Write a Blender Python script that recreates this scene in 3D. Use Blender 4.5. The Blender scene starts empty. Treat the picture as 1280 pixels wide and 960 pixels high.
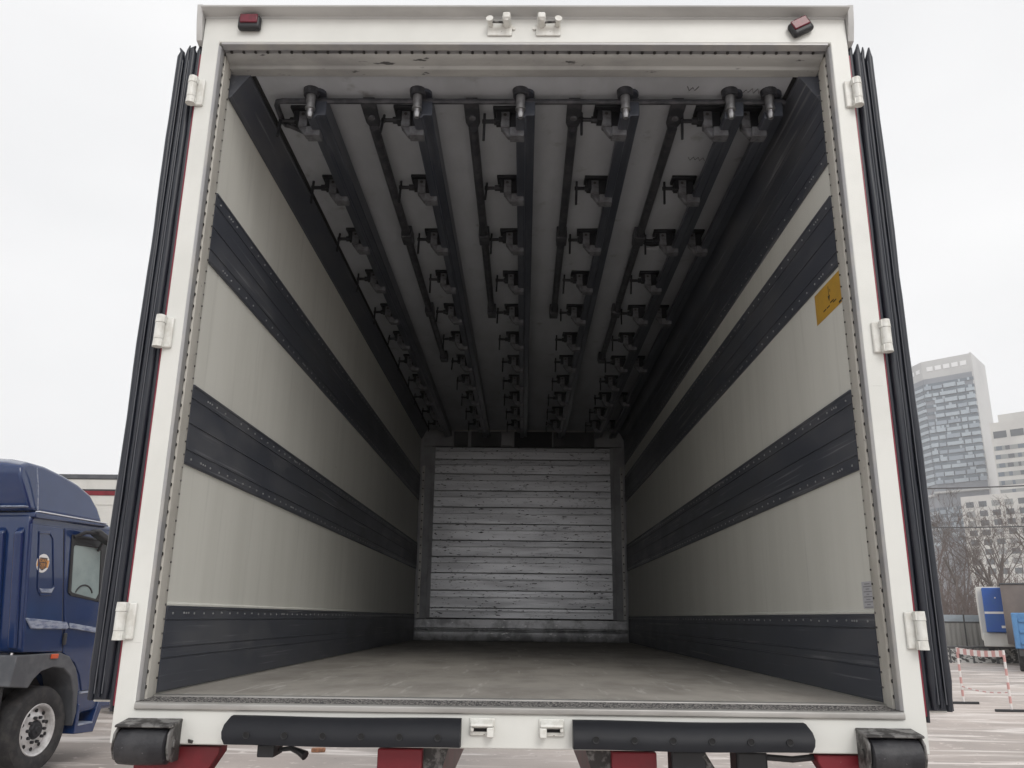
import bpy, bmesh, math, random
from mathutils import Vector, Matrix
R_ = math.radians
S = bpy.context.scene
COL = S.collection
rng = random.Random(11)

# ------------------------------------------------------------------ camera
YAW, PITCH, ROLL, FPX = 0.0155, 0.2755, 0.0119, 1031.39
cd = bpy.data.cameras.new('camera'); cam = bpy.data.objects.new('camera', cd); COL.objects.link(cam)
cd.sensor_width = 36; cd.lens = FPX / 1280 * 36; cd.clip_start = 0.05; cd.clip_end = 6000
cy_, sy_, cp_, sp_ = math.cos(YAW), math.sin(YAW), math.cos(PITCH), math.sin(PITCH)
fw = Vector((-sy_*cp_, cy_*cp_, sp_)); rt = Vector((cy_, sy_, 0)); up = rt.cross(fw)
r2 = math.cos(ROLL)*rt + math.sin(ROLL)*up; u2 = -math.sin(ROLL)*rt + math.cos(ROLL)*up
CAMP = Vector((0.0151, -2.8206, 1.6843))
cam.matrix_world = Matrix(((r2.x, u2.x, -fw.x, CAMP.x), (r2.y, u2.y, -fw.y, CAMP.y), (r2.z, u2.z, -fw.z, CAMP.z), (0, 0, 0, 1)))
S.camera = cam

# ------------------------------------------------------------------ world and sun (overcast winter day)
SUN_EL, SUN_ROT = R_(38), R_(160)
w = bpy.data.worlds.new('World'); S.world = w; w.use_nodes = True
wt = w.node_tree; wt.nodes.clear()
def wn(t, **k):
    n = wt.nodes.new(t)
    for a, b in k.items(): setattr(n, a, b)
    return n
sky = wn('ShaderNodeTexSky', sky_type='NISHITA', sun_disc=False)
sky.sun_elevation = SUN_EL; sky.sun_rotation = SUN_ROT; sky.dust_density = 6; sky.ozone_density = 1
hs = wn('ShaderNodeHueSaturation'); hs.inputs['Saturation'].default_value = 0.12
mx = wn('ShaderNodeMix', data_type='RGBA'); mx.inputs[0].default_value = 0.86
tc = wn('ShaderNodeTexCoord'); mp = wn('ShaderNodeMapping'); mp.inputs['Scale'].default_value = (1, 1, 2.5)
nz = wn('ShaderNodeTexNoise'); nz.inputs['Scale'].default_value = 1.4; nz.inputs['Detail'].default_value = 3
cr = wn('ShaderNodeValToRGB')
cr.color_ramp.elements[0].position = .25; cr.color_ramp.elements[0].color = (7.9, 8.0, 8.15, 1)
cr.color_ramp.elements[1].position = .75; cr.color_ramp.elements[1].color = (9.9, 9.9, 9.95, 1)
bg = wn('ShaderNodeBackground'); bg.inputs['Strength'].default_value = 0.1
wo = wn('ShaderNodeOutputWorld')
wt.links.new(sky.outputs[0], hs.inputs['Color']); wt.links.new(hs.outputs[0], mx.inputs[6])
wt.links.new(tc.outputs['Generated'], mp.inputs[0]); wt.links.new(mp.outputs[0], nz.inputs['Vector'])
wt.links.new(nz.outputs['Fac'], cr.inputs[0]); wt.links.new(cr.outputs[0], mx.inputs[7])
wt.links.new(mx.outputs[2], bg.inputs['Color']); wt.links.new(bg.outputs[0], wo.inputs[0])
sl = bpy.data.lights.new('sun', 'SUN'); sl.energy = 0.8; sl.angle = R_(25); sl.color = (1, .965, .92)
so = bpy.data.objects.new('sun', sl); COL.objects.link(so)
# sun_rotation is measured clockwise from +Y
sd = Vector((math.sin(SUN_ROT)*math.cos(SUN_EL), math.cos(SUN_ROT)*math.cos(SUN_EL), math.sin(SUN_EL)))
so.rotation_euler = sd.to_track_quat('Z', 'Y').to_euler(); so.location = (0, -20, 30)
S.view_settings.view_transform = 'Standard'; S.view_settings.look = 'None'
S.view_settings.exposure = 0.2; S.view_settings.gamma = 1.0; S.view_settings.use_curve_mapping = False
S.cycles.use_denoising = True; S.cycles.max_bounces = 8; S.cycles.diffuse_bounces = 2
S.cycles.glossy_bounces = 3; S.cycles.transparent_max_bounces = 8; S.cycles.volume_bounces = 2

# ------------------------------------------------------------------ materials
def mat(name, col, rough=.5, metal=0, col2=None, scale=8, stretch=(1, 1, 1), lo=.4, hi=.65, detail=6,
        spots=None, spot_scale=30, spot_lo=.66, spot_hi=.72, spot_stretch=(1, 1, 1), bump=0, bump_scale=60, bump_stretch=(1, 1, 1), coat=0, spec=.5,
        streak=None, streak_stretch=(1, 1, 1), streak_scale=10, streak_lo=.55, streak_hi=.7, rough2=None):
    m = bpy.data.materials.new(name); m.use_nodes = True; t = m.node_tree; N = t.nodes; L = t.links
    b = N['Principled BSDF']; b.inputs['Roughness'].default_value = rough; b.inputs['Metallic'].default_value = metal
    b.inputs['Coat Weight'].default_value = coat; b.inputs['Specular IOR Level'].default_value = spec
    b.inputs['Base Color'].default_value = (*col, 1)
    tc = N.new('ShaderNodeTexCoord')
    def noise(sc, st, det=6, off=0):
        mp = N.new('ShaderNodeMapping'); mp.inputs['Scale'].default_value = st; mp.inputs['Location'].default_value = (off, off*1.7, off*.6)
        L.new(tc.outputs['Object'], mp.inputs[0])
        n = N.new('ShaderNodeTexNoise'); n.inputs['Scale'].default_value = sc; n.inputs['Detail'].default_value = det
        n.inputs['Roughness'].default_value = .6
        L.new(mp.outputs[0], n.inputs['Vector']); return n.outputs['Fac']
    def step(fac, lo, hi):
        r = N.new('ShaderNodeMapRange'); r.interpolation_type = 'SMOOTHSTEP'
        r.inputs['From Min'].default_value = lo; r.inputs['From Max'].default_value = hi
        L.new(fac, r.inputs['Value']); return r.outputs[0]
    cur = None
    def mixin(fac, c):
        nonlocal cur
        x = N.new('ShaderNodeMix'); x.data_type = 'RGBA'; L.new(fac, x.inputs[0])
        if cur is None: x.inputs[6].default_value = (*col, 1)
        else: L.new(cur, x.inputs[6])
        x.inputs[7].default_value = (*c, 1); cur = x.outputs[2]
    if col2:
        f = step(noise(scale, stretch, detail), lo, hi); mixin(f, col2)
        if rough2 is not None:
            rr = N.new('ShaderNodeMapRange'); rr.inputs['To Min'].default_value = rough; rr.inputs['To Max'].default_value = rough2
            L.new(f, rr.inputs['Value']); L.new(rr.outputs[0], b.inputs['Roughness'])
    if streak: mixin(step(noise(streak_scale, streak_stretch, 5, 3.3), streak_lo, streak_hi), streak)
    if spots: mixin(step(noise(spot_scale, spot_stretch, 4, 7.1), spot_lo, spot_hi), spots)
    if cur is not None: L.new(cur, b.inputs['Base Color'])
    if bump:
        bn = N.new('ShaderNodeBump'); bn.inputs['Strength'].default_value = bump; bn.inputs['Distance'].default_value = .01
        L.new(noise(bump_scale, bump_stretch, 5, 1.1), bn.inputs['Height']); L.new(bn.outputs[0], b.inputs['Normal'])
    return m
M = {}
M['white'] = mat('white_paint', (.76, .765, .73), .38, streak=(.50, .49, .46), streak_scale=5, streak_stretch=(.5, 1, 13), streak_lo=.70, streak_hi=.78, col2=(.71, .715, .68), scale=3, spots=(.30, .28, .25), spot_scale=26, spot_lo=.735, spot_hi=.77, bump=.04, bump_scale=8)
M['lipwhite'] = mat('grimy_shaded_white', (.56, .56, .55), .45, col2=(.42, .42, .415), scale=4, stretch=(.4, 1, 1), lo=.4, hi=.7)  # greyer than the frame: down-facing shade put into the colour, plus grime
M['white2'] = mat('white_hardware', (.78, .78, .74), .35, col2=(.66, .65, .6), scale=30, spots=(.25, .22, .2), spot_scale=60, spot_lo=.72, spot_hi=.76)
M['liner'] = mat('liner_panel', (.80, .795, .735), .6, spec=.2, col2=(.75, .745, .685), scale=2.2, stretch=(1, 2.5, .25), lo=.35, hi=.7,
                 streak=(.70, .695, .64), streak_scale=5, streak_stretch=(1, 5, .2), streak_lo=.56, streak_hi=.8, spots=(.26, .25, .23), spot_scale=16, spot_stretch=(1, .35, 2.2), spot_lo=.735, spot_hi=.775, bump=.03, bump_scale=5)
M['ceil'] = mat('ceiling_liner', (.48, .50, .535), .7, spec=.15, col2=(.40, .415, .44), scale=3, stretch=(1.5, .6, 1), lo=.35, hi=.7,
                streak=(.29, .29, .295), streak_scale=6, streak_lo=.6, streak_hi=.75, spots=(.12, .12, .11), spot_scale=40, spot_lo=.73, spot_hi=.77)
M['jamb'] = mat('jamb_liner', (.58, .56, .51), .5, col2=(.48, .46, .415), scale=9, stretch=(1, 1, .35), lo=.4, hi=.7, spots=(.16, .14, .12), spot_scale=45, spot_lo=.68, spot_hi=.74)
M['jambgrey'] = mat('jamb_seal_seat', (.42, .42, .43), .4, .3, col2=(.5, .49, .47), scale=7)
M['headgroove'] = mat('head_groove', (.22, .22, .225), .6, col2=(.10, .10, .105), scale=7, stretch=(.4, 1, 1))
M['groove'] = mat('dark_groove', (.05, .048, .045), .8)
M['head'] = mat('head_liner', (.42, .42, .405), .5, col2=(.30, .30, .295), scale=5, stretch=(.5, 1, 1), lo=.38, hi=.68,
                spots=(.07, .07, .07), spot_scale=15, spot_stretch=(.6, 2, 2), spot_lo=.635, spot_hi=.70)
M['strip'] = mat('kick_strip', (.088, .096, .118), .42, .2, spec=.35, col2=(.135, .14, .155), scale=6, stretch=(1, .4, 1), lo=.40, hi=.70,
                 streak=(.25, .255, .27), streak_scale=26, streak_stretch=(1, .04, 2.6), streak_lo=.59, streak_hi=.72, spots=(.3, .3, .3), spot_scale=60, spot_lo=.71, spot_hi=.8, rough2=.6, bump=.05, bump_scale=20, bump_stretch=(1, .2, 1))
M['rivet'] = mat('rivet', (.55, .55, .55), .35, .6)
M['bolt'] = mat('dark_bolt', (.03, .028, .026), .6)
M['floor'] = mat('floor_deck', (.42, .395, .36), .8, spec=.15, col2=(.30, .28, .255), scale=4, stretch=(1, .5, 1), lo=.35, hi=.7,
                 streak=(.54, .52, .49), streak_scale=9, streak_stretch=(2.5, .25, 1), streak_lo=.58, streak_hi=.75, spots=(.12, .11, .1), spot_scale=50, spot_lo=.74, spot_hi=.78, bump=.25, bump_scale=120)
M['grit'] = mat('grit_strip', (.36, .34, .32), .8, col2=(.04, .04, .045), scale=170, stretch=(1, .8, 1), lo=.42, hi=.56, detail=2, bump=.8, bump_scale=200)
M['alu'] = mat('worn_aluminium', (.50, .49, .47), .42, .55, col2=(.36, .35, .335), scale=6, stretch=(.3, 1, 1), bump=.04)
M['plank'] = mat('bulkhead_plank', (.66, .665, .69), .38, .75, col2=(.57, .575, .60), scale=4, stretch=(.4, 1, 4),
                 streak=(.22, .22, .235), streak_scale=9, streak_stretch=(.45, 1, 9), streak_lo=.60, streak_hi=.72, spots=(.03, .03, .035), spot_scale=24, spot_stretch=(.7, 1, 2.6), spot_lo=.615, spot_hi=.66, bump=.04, bump_scale=12, bump_stretch=(.3, 1, 3), rough2=.44)
M['bulk'] = mat('bulkhead_frame', (.36, .365, .38), .5, .3, col2=(.27, .27, .285), scale=4, spots=(.5, .5, .5), spot_scale=22, spot_lo=.68, spot_hi=.73)
M['kick'] = mat('bulkhead_kick', (.62, .62, .64), .4, .6, col2=(.30, .30, .31), scale=6, spots=(.85, .85, .85), spot_scale=14, spot_stretch=(1, 1, 2.5), spot_lo=.62, spot_hi=.68)
M['dark'] = mat('dark_housing', (.06, .06, .065), .6, col2=(.035, .035, .04), scale=5)
M['black'] = mat('black_void', (.012, .012, .013), .8)
M['rail'] = mat('rail_steel', (.060, .068, .088), .38, .45, col2=(.11, .118, .14), scale=14, stretch=(1, .2, 1), lo=.4, hi=.75, spots=(.16, .13, .11), spot_scale=50, spot_lo=.7, spot_hi=.76)
M['clamp'] = mat('clamp_zinc', (.19, .195, .21), .5, .3, col2=(.11, .11, .12), scale=30)
M['clampd'] = mat('clamp_dark', (.022, .023, .027), .5, .4)
M['pipe'] = mat('pipe_dark', (.040, .042, .049), .45, .4, col2=(.085, .085, .095), scale=18)
M['chrome'] = mat('plunger_metal', (.42, .42, .43), .3, .85, col2=(.3, .3, .31), scale=60)
M['rubber'] = mat('black_rubber', (.011, .012, .016), .5, spec=.3, col2=(.013, .014, .018), scale=9, spots=(.09, .09, .1), spot_scale=70, spot_lo=.74, spot_hi=.78, bump=.06, bump_scale=30)
M['rubberw'] = mat('worn_rubber', (.016, .016, .020), .5, col2=(.04, .04, .044), scale=14, spots=(.34, .34, .35), spot_scale=24, spot_stretch=(.7, 1, 1.8), spot_lo=.665, spot_hi=.70, bump=.35, bump_scale=35)
M['scuffed'] = mat('scuffed_steel', (.20, .195, .19), .6, .2, col2=(.05, .047, .046), scale=26, lo=.42, hi=.56, bump=.3, bump_scale=50)
M['seal'] = mat('door_seal', (.014, .017, .026), .38, col2=(.024, .027, .036), scale=5, stretch=(2, 2, .3), spots=(.16, .16, .17), spot_scale=60, spot_lo=.76, spot_hi=.79)
M['sealline'] = mat('seal_edge', (.10, .105, .12), .4)
M['red'] = mat('red_chassis', (.21, .012, .022), .45, col2=(.13, .01, .015), scale=6, spots=(.3, .26, .24), spot_scale=30, spot_lo=.72, spot_hi=.76, bump=.05)
M['redskin'] = mat('red_skin', (.22, .015, .035), .35)
M['lens'] = mat('red_lens', (.17, .018, .035), .25, col2=(.12, .015, .025), scale=40)
M['yellow'] = mat('yellow_label', (.62, .36, .055), .5, col2=(.56, .33, .06), scale=14)
M['print'] = mat('label_print', (.05, .045, .04), .6)
M['print2'] = mat('paper_print', (.27, .27, .29), .6)
M['paper'] = mat('paper_label', (.58, .58, .61), .5)
M['blue'] = mat('blue_cab_paint', (.006, .025, .098), .18, col2=(.009, .030, .11), scale=2, coat=.6, spots=(.10, .12, .18), spot_scale=38, spot_lo=.76, spot_hi=.79)
M['bluedirty'] = mat('blue_cab_salted', (.011, .022, .075), .35, coat=.3, col2=(.018, .03, .09), scale=3, spots=(.6, .62, .68), spot_scale=24, spot_lo=.675, spot_hi=.70)
M['snow'] = mat('thin_snow', (.72, .74, .78), .7, bump=.4, bump_scale=40)
M['snowdirty'] = mat('patchy_snow', (.34, .38, .47), .6, col2=(.06, .09, .19), scale=26, stretch=(1, .4, 1.5), lo=.38, hi=.75, bump=.3)
M['fender'] = mat('grey_fender', (.075, .08, .09), .55, col2=(.11, .115, .125), scale=5)
M['tyre'] = mat('tyre', (.02, .02, .022), .75, col2=(.045, .043, .042), scale=10, bump=.2)
M['rim'] = mat('silver_rim', (.70, .70, .70), .4, .25, col2=(.48, .47, .46), scale=9)
M['amber'] = mat('amber_lens', (.62, .10, .03), .3)
M['plast'] = mat('black_plastic', (.02, .021, .024), .45)
M['orange'] = mat('badge_orange', (.70, .33, .08), .5)
M['badge'] = mat('badge_white', (.80, .80, .80), .45)
M['shield'] = mat('badge_shield', (.075, .05, .045), .5)
M['trailerw'] = mat('trailer_side', (.66, .65, .61), .45, col2=(.55, .54, .5), scale=1.5, stretch=(1, 1, .3))
M['conc'] = mat('grey_fence_sheet', (.36, .355, .34), .6, .1, col2=(.27, .265, .255), scale=1.2, stretch=(3, 1, .4), lo=.35, hi=.7)
M['fband'] = mat('pale_band', (.42, .48, .54), .5, .1, col2=(.36, .41, .46), scale=2)
M['steel'] = mat('dull_steel', (.09, .09, .092), .6)
M['bluebox'] = mat('blue_unit', (.02, .09, .36), .35, col2=(.025, .10, .33), scale=3)
M['lblue'] = mat('light_blue', (.10, .26, .50), .45, col2=(.08, .21, .42), scale=3)
M['brown'] = mat('grey_brown_box', (.20, .165, .145), .65, col2=(.165, .135, .12), scale=1)
M['bred'] = mat('barrier_red', (.58, .32, .30), .55); M['bwhite'] = mat('barrier_white', (.74, .71, .69), .55)
M['bark'] = mat('bark', (.13, .11, .10), .85, col2=(.17, .15, .14), scale=3)
M['bark2'] = mat('bark_reddish', (.15, .118, .107), .85)
M['tower'] = mat('tower_cladding', (.24, .255, .285), .5, col2=(.20, .215, .245), scale=.12)
M['towerside'] = mat('tower_side', (.52, .52, .51), .6, col2=(.47, .47, .465), scale=.08)
M['spand'] = mat('tower_spandrel', (.29, .335, .385), .35)
M['spand2'] = mat('tower_balcony', (.385, .44, .485), .4)
M['tglass'] = mat('tower_glass', (.13, .16, .19), .15, .1)
M['bwall'] = mat('white_facade', (.60, .59, .56), .7, col2=(.53, .52, .50), scale=.1)
M['bwin'] = mat('facade_window', (.09, .10, .11), .2)
M['bwinl'] = mat('facade_window_pale', (.26, .27, .27), .35)
M['brick'] = mat('orange_scrap', (.42, .20, .11), .8, col2=(.25, .13, .08), scale=30)

def glassmat():
    m = bpy.data.materials.new('cab_glass'); m.use_nodes = True; b = m.node_tree.nodes['Principled BSDF']
    b.inputs['Base Color'].default_value = (.75, .85, .83, 1); b.inputs['Roughness'].default_value = .03
    b.inputs['Transmission Weight'].default_value = .85; b.inputs['IOR'].default_value = 1.15
    return m
M['glass'] = glassmat()

def groundmat():
    m = bpy.data.materials.new('slushy_yard'); m.use_nodes = True; t = m.node_tree; N = t.nodes; L = t.links
    b = N['Principled BSDF']; b.inputs['Roughness'].default_value = .7
    tc = N.new('ShaderNodeTexCoord')
    def noise(sc, st, rot, det, dist=0):
        mp = N.new('ShaderNodeMapping'); mp.inputs['Scale'].default_value = st; mp.inputs['Rotation'].default_value = (0, 0, rot)
        L.new(tc.outputs['Object'], mp.inputs[0]); n = N.new('ShaderNodeTexNoise'); n.inputs['Scale'].default_value = sc
        n.inputs['Detail'].default_value = det; n.inputs['Distortion'].default_value = dist; n.inputs['Roughness'].default_value = .62
        L.new(mp.outputs[0], n.inputs['Vector']); return n.outputs['Fac']
    def step(f, lo, hi):
        r = N.new('ShaderNodeMapRange'); r.interpolation_type = 'SMOOTHSTEP'; r.inputs['From Min'].default_value = lo; r.inputs['From Max'].default_value = hi
        L.new(f, r.inputs['Value']); return r.outputs[0]
    def mix(f, a, c):
        x = N.new('ShaderNodeMix'); x.data_type = 'RGBA'; L.new(f, x.inputs[0])
        if isinstance(a, tuple): x.inputs[6].default_value = (*a, 1)
        else: L.new(a, x.inputs[6])
        x.inputs[7].default_value = (*c, 1); return x.outputs[2]
    c = mix(step(noise(.35, (1, 1, 1), .3, 6), .35, .65), (.45, .39, .355), (.35, .31, .285))
    c = mix(step(noise(.16, (1, 1, 1), 1.0, 4), .5, .62), c, (.52, .455, .415))
    t1 = step(noise(.9, (.34, 1.5, 1), R_(-24), 8, 1.0), .52, .64)
    t2 = step(noise(1.2, (.16, 1.6, 1), R_(16), 8, .7), .57, .67)
    t3 = step(noise(5, (1, 1, 1), 0, 6), .58, .68)
    c = mix(t1, c, (.72, .665, .625)); c = mix(t2, c, (.78, .735, .70)); c = mix(t3, c, (.66, .60, .56))
    c = mix(step(noise(9, (1, 1, 1), .8, 5), .68, .74), c, (.17, .14, .12))
    L.new(c, b.inputs['Base Color'])
    bn = N.new('ShaderNodeBump'); bn.inputs['Strength'].default_value = .5; bn.inputs['Distance'].default_value = .03
    L.new(noise(4, (.4, 1.5, 1), R_(-15), 8), bn.inputs['Height']); L.new(bn.outputs[0], b.inputs['Normal'])
    return m
M['ground'] = groundmat()

# ------------------------------------------------------------------ mesh helpers
class MB:
    def __init__(s): s.v = []; s.f = []
    def add(s, vs, fs):
        o = len(s.v); s.v += [tuple(v) for v in vs]; s.f += [tuple(i + o for i in f) for f in fs]; return s
    def box(s, x0, x1, y0, y1, z0, z1):
        if x0 > x1: x0, x1 = x1, x0
        if y0 > y1: y0, y1 = y1, y0
        if z0 > z1: z0, z1 = z1, z0
        return s.add([(x0,y0,z0),(x1,y0,z0),(x1,y1,z0),(x0,y1,z0),(x0,y0,z1),(x1,y0,z1),(x1,y1,z1),(x0,y1,z1)],
              [(0,3,2,1),(4,5,6,7),(0,1,5,4),(1,2,6,5),(2,3,7,6),(3,0,4,7)])
    def prism(s, pts, axis, a, b):
        # pts: 2D polygon in the two other axes, extruded along axis from a to b
        def P(p, t): return {'x': (t, p[0], p[1]), 'y': (p[0], t, p[1]), 'z': (p[0], p[1], t)}[axis]
        n = len(pts)
        return s.add([P(p, a) for p in pts] + [P(p, b) for p in pts],
                     [tuple(range(n))[::-1], tuple(range(n, 2*n))] + [(i, (i+1) % n, n + (i+1) % n, n + i) for i in range(n)])
    def tube(s, pts, r, n=8, cap=True):
        pts = [Vector(p) for p in pts]; rs = r if isinstance(r, (list, tuple)) else [r]*len(pts); rings = []
        base = len(s.v); ref = None
        for i, p in enumerate(pts):
            d = (pts[min(i+1, len(pts)-1)] - pts[max(i-1, 0)]).normalized()
            if ref is None: ref = Vector((0, 0, 1)) if abs(d.z) < .9 else Vector((0, 1, 0))
            a = d.cross(ref).normalized(); ref = a.cross(d).normalized(); b = ref
            for k in range(n):
                t = 2*math.pi*(k + .5)/n
                s.v.append(tuple(p + rs[i]*(math.cos(t)*a + math.sin(t)*b)))
        for i in range(len(pts)-1):
            for k in range(n):
                s.f.append((base+i*n+k, base+i*n+(k+1) % n, base+(i+1)*n+(k+1) % n, base+(i+1)*n+k))
        if cap:
            s.f.append(tuple(base+k for k in range(n))[::-1]); s.f.append(tuple(base+(len(pts)-1)*n+k for k in range(n)))
        return s
    def disc(s, c, r, h, axis='z', n=8):
        d = {'x': Vector((1,0,0)), 'y': Vector((0,1,0)), 'z': Vector((0,0,1))}[axis]; c = Vector(c)
        return s.tube([c, c + d*h], r, n)
    def lathe(s, prof, c, axis='x', n=24):
        # prof: list of (t along axis, radius)
        base = len(s.v); c = Vector(c)
        A, B, D = {'x': (Vector((0,1,0)), Vector((0,0,1)), Vector((1,0,0))), 'y': (Vector((1,0,0)), Vector((0,0,1)), Vector((0,1,0))), 'z': (Vector((1,0,0)), Vector((0,1,0)), Vector((0,0,1)))}[axis]
        for t, r in prof:
            for k in range(n):
                a = 2*math.pi*k/n; s.v.append(tuple(c + D*t + r*(math.cos(a)*A + math.sin(a)*B)))
        for i in range(len(prof)-1):
            for k in range(n): s.f.append((base+i*n+k, base+i*n+(k+1) % n, base+(i+1)*n+(k+1) % n, base+(i+1)*n+k))
        return s
    def build(s, name, m, parent=None, smooth=False, bevel=0, seg=2, loc=None):
        me = bpy.data.meshes.new(name); me.from_pydata(s.v, [], s.f)
        bm = bmesh.new(); bm.from_mesh(me); bmesh.ops.recalc_face_normals(bm, faces=bm.faces); bm.to_mesh(me); bm.free()
        me.materials.append(M[m] if isinstance(m, str) else m)
        o = bpy.data.objects.new(name, me); COL.objects.link(o)
        if parent: o.parent = parent
        if loc: o.location = loc
        if smooth:
            for p in me.polygons: p.use_smooth = True
            try: me.set_sharp_from_angle(angle=R_(38))
            except Exception: pass
        if bevel:
            b = o.modifiers.new('bevel', 'BEVEL'); b.width = bevel; b.segments = seg; b.limit_method = 'ANGLE'; b.angle_limit = R_(40)
            for p in me.polygons: p.use_smooth = True
            try: me.set_sharp_from_angle(angle=R_(60))
            except Exception: pass
        return o
def empty(name, label, cat, loc=(0, 0, 0), rz=0, group=None):
    o = bpy.data.objects.new(name, None); COL.objects.link(o); o.location = loc; o.rotation_euler = (0, 0, rz); o.empty_display_size = .2
    o['label'] = label; o['category'] = cat
    if group: o['group'] = group
    return o
def tag(o, label, cat, group=None):
    o['label'] = label; o['category'] = cat
    if group: o['group'] = group
    return o
def kind(o, k): o['kind'] = k; return o
def copy(o, parent, loc=None):
    c = o.copy(); COL.objects.link(c); c.parent = parent
    if loc is not None: c.location = loc
    return c

# ------------------------------------------------------------------ ground
g = MB(); n = 28
ext = [-520, -380, -250, -120, -60, -30, -15, -8, -4, 0, 4, 8, 15, 30, 60, 120, 250, 380, 520]
idx = {}
for i, x in enumerate(ext):
    for j, y in enumerate(ext): idx[i, j] = len(g.v); g.v.append((x, y, 0))
for i in range(len(ext)-1):
    for j in range(len(ext)-1): g.f.append((idx[i, j], idx[i+1, j], idx[i+1, j+1], idx[i, j+1]))
kind(g.build('ground', 'ground'), 'structure')

# ------------------------------------------------------------------ REFRIGERATED TRAILER
FL = 1.42; ZC = FL + 2.447; D = 6.966; W = 1.23; WO = 1.295; ZB = 1.283; J = .13
T = empty('refrigerated_trailer', 'open white refrigerated trailer seen from behind, empty hold with meat rails under the ceiling', 'trailer')
# shell
for s in (-1, 1):
    MB().box(s*W, s*(WO-.012), J, D+.10, FL-.06, ZC+.01).build('wall', 'liner', T)
    MB().box(s*(WO-.012), s*WO, .13, D+.12, ZB, ZC+.13).build('side_skin', 'redskin', T)
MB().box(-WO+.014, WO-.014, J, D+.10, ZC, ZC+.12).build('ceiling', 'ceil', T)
MB().box(-WO+.012, WO-.012, J, D+.118, ZC+.122, ZC+.135).build('roof_skin', 'white', T)
MB().box(-WO+.014, WO-.014, .135, D+.10, FL-.10, FL).build('floor', 'floor', T)
MB().box(-WO+.013, WO-.013, D, D+.09, FL-.05, ZC+.12).build('front_wall', 'bulk', T)
# rear frame: posts, head, sill with a rain lip
fr = MB()
o4 = [(-1.297, ZB), (1.297, ZB), (1.297, 4.03), (-1.297, 4.03)]; i4 = [(-W, 1.386), (W, 1.386), (W, ZC+.042), (-W, ZC+.042)]
fr.add([(a, 0, c) for a, c in o4 + i4] + [(a, J-.002, c) for a, c in o4 + i4],
       [q for k in range(4) for q in ((k, (k+1) % 4, 4+(k+1) % 4, 4+k), (8+k, 12+k, 12+(k+1) % 4, 8+(k+1) % 4), (k, 8+k, 8+(k+1) % 4, (k+1) % 4), (4+k, 4+(k+1) % 4, 12+(k+1) % 4, 12+k))])
fr.build('rear_frame', 'white', T, bevel=.004)
lp = MB()
lp.prism([(-.0008, 4.019), (-.004, 4.030), (-.052, 4.037), (-.054, 4.044), (.06, 4.058), (.06, 4.031), (-.0008, 4.0305)], 'x', -1.3, 1.3)
for s in (-1, 1):
    lp.prism([(.05, 4.06), (-.036, 4.062), (-.024, 3.985), (-.004, 3.915), (.05, 3.90)], 'x', s*1.299, s*1.322)
lp.build('rain_lip', 'lipwhite', T, bevel=.002)
# jambs
for s in (-1, 1):
    MB().prism([(s*1.2301, .0005), (s*1.221, .010), (s*1.221, .042), (s*1.2301, .042)], 'z', 1.41, ZC+.03).build('seal_seat', 'jambgrey', T, bevel=.002)
    MB().box(s*1.2302, s*1.226, .042, .054, 1.41, ZC+.022).build('jamb_groove', 'groove', T)
    MB().prism([(s*1.2302, .054), (s*1.219, .057), (s*1.217, .085), (s*1.219, .126), (s*1.2302, .134)], 'z', 1.41, ZC+.02).build('jamb_panel', 'jamb', T, bevel=.002)
    b = MB(); r = MB()
    z = 1.45
    while z < ZC:
        b.disc((s*1.226, .048 + rng.uniform(-.001, .001), z), .0062, -s*.005, 'x', 6)
        r.disc((s*1.2175, .112, z+.024), .0036, -s*.003, 'x', 6); z += .0478
    kind(b.build('bolt_row', 'bolt', T), 'stuff'); kind(r.build('rivet_row', 'scuffed', T), 'stuff')
# head lining, stepping down to the ceiling
MB().prism([(.0, 3.9085), (0, 3.900), (.030, 3.893), (.030, 3.9085)], 'x', -1.22, 1.22).build('seal_seat', 'jambgrey', T, bevel=.002)
MB().prism([(.030, 3.9085), (.030, 3.897), (.046, 3.892), (.046, 3.9085)], 'x', -1.22, 1.22).build('head_groove', 'headgroove', T)
MB().prism([(.046, 3.9085), (.046, 3.890), (.060, 3.880), (.100, 3.874), (.106, 3.862), (.150, 3.858), (.152, 3.8665), (.128, 3.9085)], 'x', -1.218, 1.218).build('head_panel', 'head', T, bevel=.003)
b = MB(); x = -1.19
while x < 1.2:
    b.disc((x, .039, 3.8945), .0062, -.006, 'z', 6); x += .0492
kind(b.build('bolt_row', 'bolt', T), 'stuff')
# sill: aluminium edge, gritty tread
MB().prism([(-.007, 1.386), (-.010, 1.389), (-.010, 1.404), (-.004, 1.409), (.012, 1.409), (.012, 1.386)], 'x', -1.228, 1.228).build('sill_edge', 'alu', T, bevel=.0015)
MB().prism([(.0125, 1.386), (.0125, 1.4085), (.098, 1.4165), (.098, 1.386)], 'x', -1.229, 1.229).build('tread_strip', 'grit', T)
MB().prism([(.0985, 1.386), (.0985, 1.4205), (.106, 1.4225), (.134, 1.4225), (.134, 1.386)], 'x', -1.2165, 1.2165).build('floor_edge', 'alu', T, bevel=.0015)
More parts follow.
